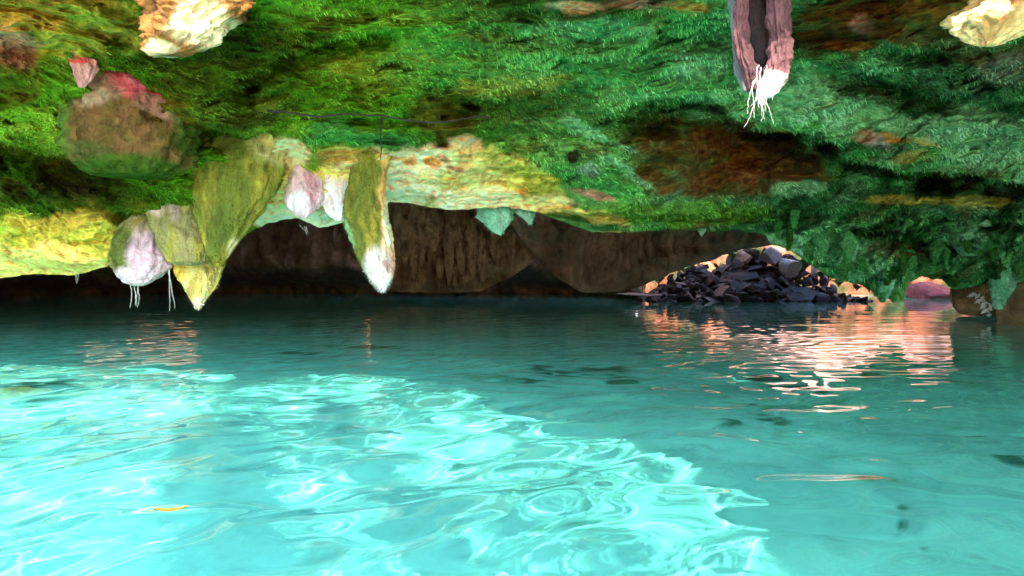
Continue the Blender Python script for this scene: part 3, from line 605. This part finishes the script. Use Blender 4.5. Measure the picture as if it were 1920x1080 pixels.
tag(tube([(curve_px([(714,219),(713,250),(715,280),(713,300)], 6.5, 16, .8), .008, .005)], 'vine', M_TWIG), 'thin dark vine hanging down from the middle of the twig', 'vine')

# ------------------------------------------------------------------ rock chunks that catch the sun near the rim
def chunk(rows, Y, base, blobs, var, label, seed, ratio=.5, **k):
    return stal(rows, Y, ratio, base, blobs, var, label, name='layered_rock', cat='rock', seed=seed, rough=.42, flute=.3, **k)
chunk([(-200,250,520),(-60,262,480),(0,272,455),(20,276,448),(45,270,420),(70,274,408),(88,276,380),(104,282,340)], 5.05, (.26,.10,.012), [(390,50,50,40,-30,(.85,.66,.35),.9),(300,95,40,12,0,(.85,.66,.35),.9),(310,30,3,50,-10,BK,.8),(330,45,3,40,-40,BK,.8)], (.15,.06,.01), 'orange layered rock in sunlight with its white highlight painted on at upper left', 31)  # pale blobs paint the sunlit highlight into the colour
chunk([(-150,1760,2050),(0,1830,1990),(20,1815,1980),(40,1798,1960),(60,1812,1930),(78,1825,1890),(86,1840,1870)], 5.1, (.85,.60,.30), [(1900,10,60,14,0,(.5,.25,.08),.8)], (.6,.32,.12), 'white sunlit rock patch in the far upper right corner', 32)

# ------------------------------------------------------------------ right bank rock
slab('bank_rock', [(1783,545),(1786,575),(1800,590),(1840,594),(1900,594),(1960,598),(2100,604),(2300,610)], 1.6, 15, 2.0, (.34,.19,.09), (.16,.09,.05), 'dark reddish brown rock standing in the water at right edge', 'rock', amp=.35, mat=M_ROCK)

# ------------------------------------------------------------------ boulders
import bmesh
def rock_mesh(name, seed, mat):
    rs = np.random.RandomState(seed); bm = bmesh.new(); bmesh.ops.create_icosphere(bm, subdivisions=3, radius=1)
    pl = [Vector(rs.normal(size=3)).normalized() for _ in range(12)]; dd = [rs.uniform(.32, .72) for _ in pl]
    for v in bm.verts:
        for p, d in zip(pl, dd):
            k = v.co.dot(p)-d
            if k > 0: v.co -= p*k
        co_ = v.co; nn = float(fbm(np.array([co_.x*2+seed]), np.array([co_.y*2]), np.array([co_.z*2]), 3)[0]); v.co *= 1+.10*nn
    me = bpy.data.meshes.new(name); bm.to_mesh(me); bm.free(); me.materials.append(mat)
    return me
M_B2 = rock_mat('grey_boulder', 4, 0.8, 0.05, 0.7, tint=(0.075, 0.068, 0.075)); M_B3 = rock_mat('brown_boulder', 4, 0.8, 0.05, 0.8, tint=(0.05, 0.036, 0.028))
RM = [rock_mesh('boulder', s, (M_BOULDER, M_BOULDER, M_B2, M_BOULDER, M_B3)[s % 5]) for s in range(13)]
pile_top = [(1195,556),(1240,530),(1275,515),(1310,505),(1350,508),(1380,490),(1410,476),(1440,470),(1470,485),(1500,505),(1530,520),(1570,535),(1610,552),(1640,560)]
words = {0:'far left end', 1:'left foot', 2:'left slope', 3:'crest', 4:'right slope', 5:'right foot'}
cnt = 0
spots = []
rs = random.Random(5)
for row in range(7):
    for i in range(36):
        px = 1205+i*12.2+rs.uniform(-8, 8)
        tp = float(interp(pile_top, px)); bt = 563
        py = bt-(row/6.0)*(bt-tp+8)+rs.uniform(-4, 4)
        if row > 0 and bt-tp < 13*row*0.5: continue
        if py > 566: continue
        Yp = 24.2+row*0.45+rs.uniform(-.15, .15)
        size = rs.uniform(.17, .42)*(1 if rs.random() < .75 else 1.4)*float(interp([(1200,.4),(1300,.75),(1360,1),(1500,.9),(1560,.65),(1640,.4)], px))*(1.25 if row < 2 else 1)
        spots.append((px, py, Yp, size, row))
for px, py, Yp, size, row in spots:
    mi = (cnt*7+cnt//5) % 13; tone_ = ('blackish', 'blackish', 'mid grey', 'blackish', 'brownish')[mi % 5]
    sz_ = 'small' if size < .22 else 'large' if size > .38 else 'medium'
    zone = ('waterline foot' if row < 2 else 'middle height' if row < 4 else 'upper part')+' of the pile, '+('left side' if px < 1350 else 'centre' if px < 1490 else 'right side')
    o = bpy.data.objects.new('boulder', RM[mi]); COL.objects.link(o); cnt += 1
    x, y, z = W(px, py+4, Yp)
    o.location = (x, y, max(z-size*.5, -0.1)); o.scale = (size*rs.uniform(1.1, 1.9), size*rs.uniform(.9, 1.3), size*rs.uniform(.7, 1.1))
    o.rotation_euler = (rs.uniform(-.9, .9), rs.uniform(-.9, .9), rs.uniform(0, 6.28))
    tag(o, '%s %s jagged boulder at the %s' % (sz_, tone_, zone), 'boulder', 'dark boulders heaped at the light well')
# core heap so no gaps show between boulders
def mound():
    us = np.linspace(1190, 1650, 90); Yp = np.linspace(24.0, 29.5, 30); rows = []; 
    for k, yv in enumerate(Yp):
        s = k/29.; h = interp(pile_top, us); zt = CAMH-(h+16-HZ)/F*26.5
        x = (us-960)/F*(25.5+0*yv); prof = math.sin(min(1, s*1.7)*math.pi/2) if s < .6 else 1-(s-.6)*1.2
        z = -0.5+(zt+0.5)*prof+.15*fbm(x*1.5, 0*x+yv*1.5, 0*x, 3)
        rows.append(np.stack([x, 0*x+yv, z], -1))
    o = mesh_obj('rubble_bank', np.stack(rows).reshape(-1, 3), grid_faces(30, 90), M_BOULDER)
    tag(o, 'dark rubble filling under the boulder pile', None, None, 'structure')
mound()
def one_rock(px, py, Y, sx, sy, sz, tint, label, name='rock', seed=0, rz=0, dz=0):
    mt = rock_mat(name+'_stone', 5, .6, .04, .8, tint=tint)
    o = bpy.data.objects.new(name, rock_mesh(name, 40+seed, mt)); COL.objects.link(o)
    x, y, z = W(px, py, Y); o.location = (x, y, z+dz); o.scale = (sx, sy, sz); o.rotation_euler = (0, 0, rz)
    o.cycles.is_caustics_receiver = True
    return tag(o, label, 'rock')
one_rock(1442, 482, 25.9, .6, .5, .5, (.42,.40,.45), 'large pale lavender grey rock on top of the boulder pile', seed=1)
one_rock(1398, 484, 26.3, .45, .5, .35, (.6,.4,.3), 'pinkish rock beside the pale crest rock', seed=2)
one_rock(1478, 497, 25.7, .5, .5, .5, (.50,.47,.48), 'pale grey rock on the right shoulder of the pile', seed=3)
one_rock(1208, 553, 23.4, 1.15, .7, .10, (.68,.58,.58), 'flat pale sand shelf at the left foot of the boulders', name='sand_shelf', seed=4)
one_rock(1222, 565, 22.0, .30, .3, .10, (.05,.03,.02), 'small dark rock breaking the water before the pale shelf', seed=5)
one_rock(1196, 541, 26.0, .35, .4, .28, (.6,.5,.4), 'small tan rock at the bright gap left of the boulders', seed=6)
one_rock(1730, 552, 27.0, 1.3, 1, .75, (.42,.12,.12), 'red rock seen low between the green spike and brown rock', seed=7)
one_rock(1325, 520, 29.5, .9, .6, .9, (.62,.24,.12), 'rust orange rock behind the left of the boulder pile', seed=8)
one_rock(1395, 500, 30.0, .9, .6, 1.1, (.70,.35,.28), 'tall pink rock behind the crest of the pile', seed=9)

# ------------------------------------------------------------------ leaf, plants, posts
def leaf_mat(name, c, tr=.3):
    m, n, b = new_mat(name); b.inputs['Base Color'].default_value = (*c, 1); b.inputs['Roughness'].default_value = .5
    nz = n.nodes.new('ShaderNodeTexNoise'); nz.inputs['Scale'].default_value = 9
    mr = n.nodes.new('ShaderNodeMix'); mr.data_type = 'RGBA'; mr.inputs[6].default_value = (*c, 1); mr.inputs[7].default_value = (c[0]*.5, c[1]*.6, c[2]*.5, 1)
    n.links.new(nz.outputs[0], mr.inputs[0]); n.links.new(mr.outputs[2], b.inputs['Base Color'])
    return m
M_L1 = leaf_mat('leaf_green', (.20,.42,.04)); M_L2 = leaf_mat('leaf_dark', (.07,.20,.05)); M_OR = leaf_mat('fallen_leaf', (.85,.36,.02))
def plant(px, py, Y, h, n, mat, label, seed, wide=.16):
    rs = random.Random(seed); base = Wv(px, py, Y)
    root = bpy.data.objects.new('leafy_plant', None); COL.objects.link(root); root.location = base; tag(root, label, 'plant')
    st = []; V = []; Fc = []
    for i in range(n):
        az = rs.uniform(0, 6.28); L = h*rs.uniform(.6, 1.1); out = rs.uniform(.25, .8)*h
        dirh = Vector((math.cos(az), math.sin(az), 0)); pts = []
        for k in range(9):
            t = k/8; pts.append(dirh*out*t**1.3+Vector((0, 0, L*(t-.45*t*t))))
        st.append((pts[:5], .012, .006))
        side = dirh.cross(Vector((0, 0, 1))); b0 = len(V)
        for k in range(2, 9):
            t = (k-2)/6; wd = wide*math.sin(math.pi*min(1, t*.92+.06))*h*.7
            up = Vector((0, 0, .35*wd)); V += [pts[k]-side*wd+up, pts[k], pts[k]+side*wd+up]
        for k in range(6):
            q = b0+k*3; Fc += [(q, q+1, q+4, q+3), (q+1, q+2, q+5, q+4)]
    tube(st, 'stem', M_L2, root); mesh_obj('leaves', V, Fc, mat, root)
plant(1372, 492, 26.2, .85, 9, M_L1, 'bright green broad leaved plant behind the crest of the pile', 1)
plant(1345, 510, 26.6, .7, 8, M_L1, 'yellow green plant at the left of the pile by the post', 2)
plant(1573, 538, 24.6, .45, 12, M_L1, 'low bright green bush on the right slope of the boulders', 3, .3)
plant(1606, 546, 24.4, .45, 10, M_L2, 'dark leafy bush at the right foot of the boulders', 4, .3)
plant(1540, 524, 25.4, .5, 10, M_L2, 'dark green plant beside the wooden post', 5, .3)
plant(1508, 510, 26.2, .9, 10, M_L2, 'leafy plant in front of the sunlit gap', 6, .2)
plant(1235, 535, 27.5, .8, 10, M_L2, 'dark bush left of the grey post near the bright gap', 7, .25)
plant(1290, 522, 28.0, .9, 12, M_L1, 'green bush between the sand shelf and the grey post', 8, .25)
plant(1490, 508, 28.0, 1.0, 14, M_L1, 'pale green bush just right of the pale shoulder rock', 9, .2)
plant(1555, 528, 27.5, 1.0, 14, M_L2, 'tall dark bush between the wooden post and the low bright bush', 10, .2)
plant(1630, 548, 27.0, .8, 12, M_L1, 'green bush peeping under the mossy fringe beside the ragged spike', 11, .25)
M_POST = rock_mat('weathered_wood', 20, .4, .02, .8, tint=(.30,.26,.26))
def post(px, py0, py1, Y, r, label):
    tag(tube([([Wv(px, py0, Y), Wv(px+.5, (py0+py1)/2, Y), Wv(px, py1, Y)], r*1.1, r)], 'post', M_POST, seg=10), label, 'post')
post(1310, 545, 486, 27.3, .06, 'thin grey post standing left of the boulder pile')
post(1527, 530, 498, 26.8, .13, 'thick short wooden post on the right of the pile')
# white sprig on the right rock
def sprig(px, py, Y):
    V = []; Fc = []; rs = random.Random(9); mt = leaf_mat('white_sprig', (.75,.72,.68))
    for i in range(26):
        t = i/25; p = Wv(px+t*34+rs.uniform(-6, 6), py+t*34+rs.uniform(-8, 8), Y); s = rs.uniform(.04, .09); a = rs.uniform(0, 6.28)
        d = Vector((math.cos(a), -.3, math.sin(a)))*s; e = Vector((-math.sin(a), .2, math.cos(a)))*s*.4; b = len(V)
        V += [p-d, p+e, p+d, p-e+Vector((0, -.02, 0))]; Fc.append((b, b+1, b+2, b+3))
    tag(mesh_obj('pale_sprig', V, Fc, mt, smooth=False), 'white withered sprig growing on the brown rock at right', 'plant')
sprig(1826, 552, 14.0)
# floating leaf
def fallen():
    p = Vector(W(320, 967, F/(967-HZ))); V = []; Fc = []; n = 9
    for k in range(n):
        t = k/(n-1); wd = .018*math.sin(math.pi*min(.97, max(.03, t)))**.7; x = -.062+.124*t
        zz = .008+.012*(2*t-1)**2
        V += [(x, -wd, zz+.006), (x, 0, zz), (x, wd, zz+.008)]
    for k in range(n-1): b = k*3; Fc += [(b, b+1, b+4, b+3), (b+1, b+2, b+5, b+4)]
    o = mesh_obj('floating_leaf', V, Fc, M_OR); o.location = (p.x, p.y, 0.01); o.rotation_euler = (0, 0, .25)
    tag(o, 'single orange leaf floating on the water at lower left', 'leaf')
    tube([([(-.062, 0, .02), (-.08, .004, .018), (-.092, .012, .016)], .0022, .0015)], 'stalk', M_OR, o)
fallen()
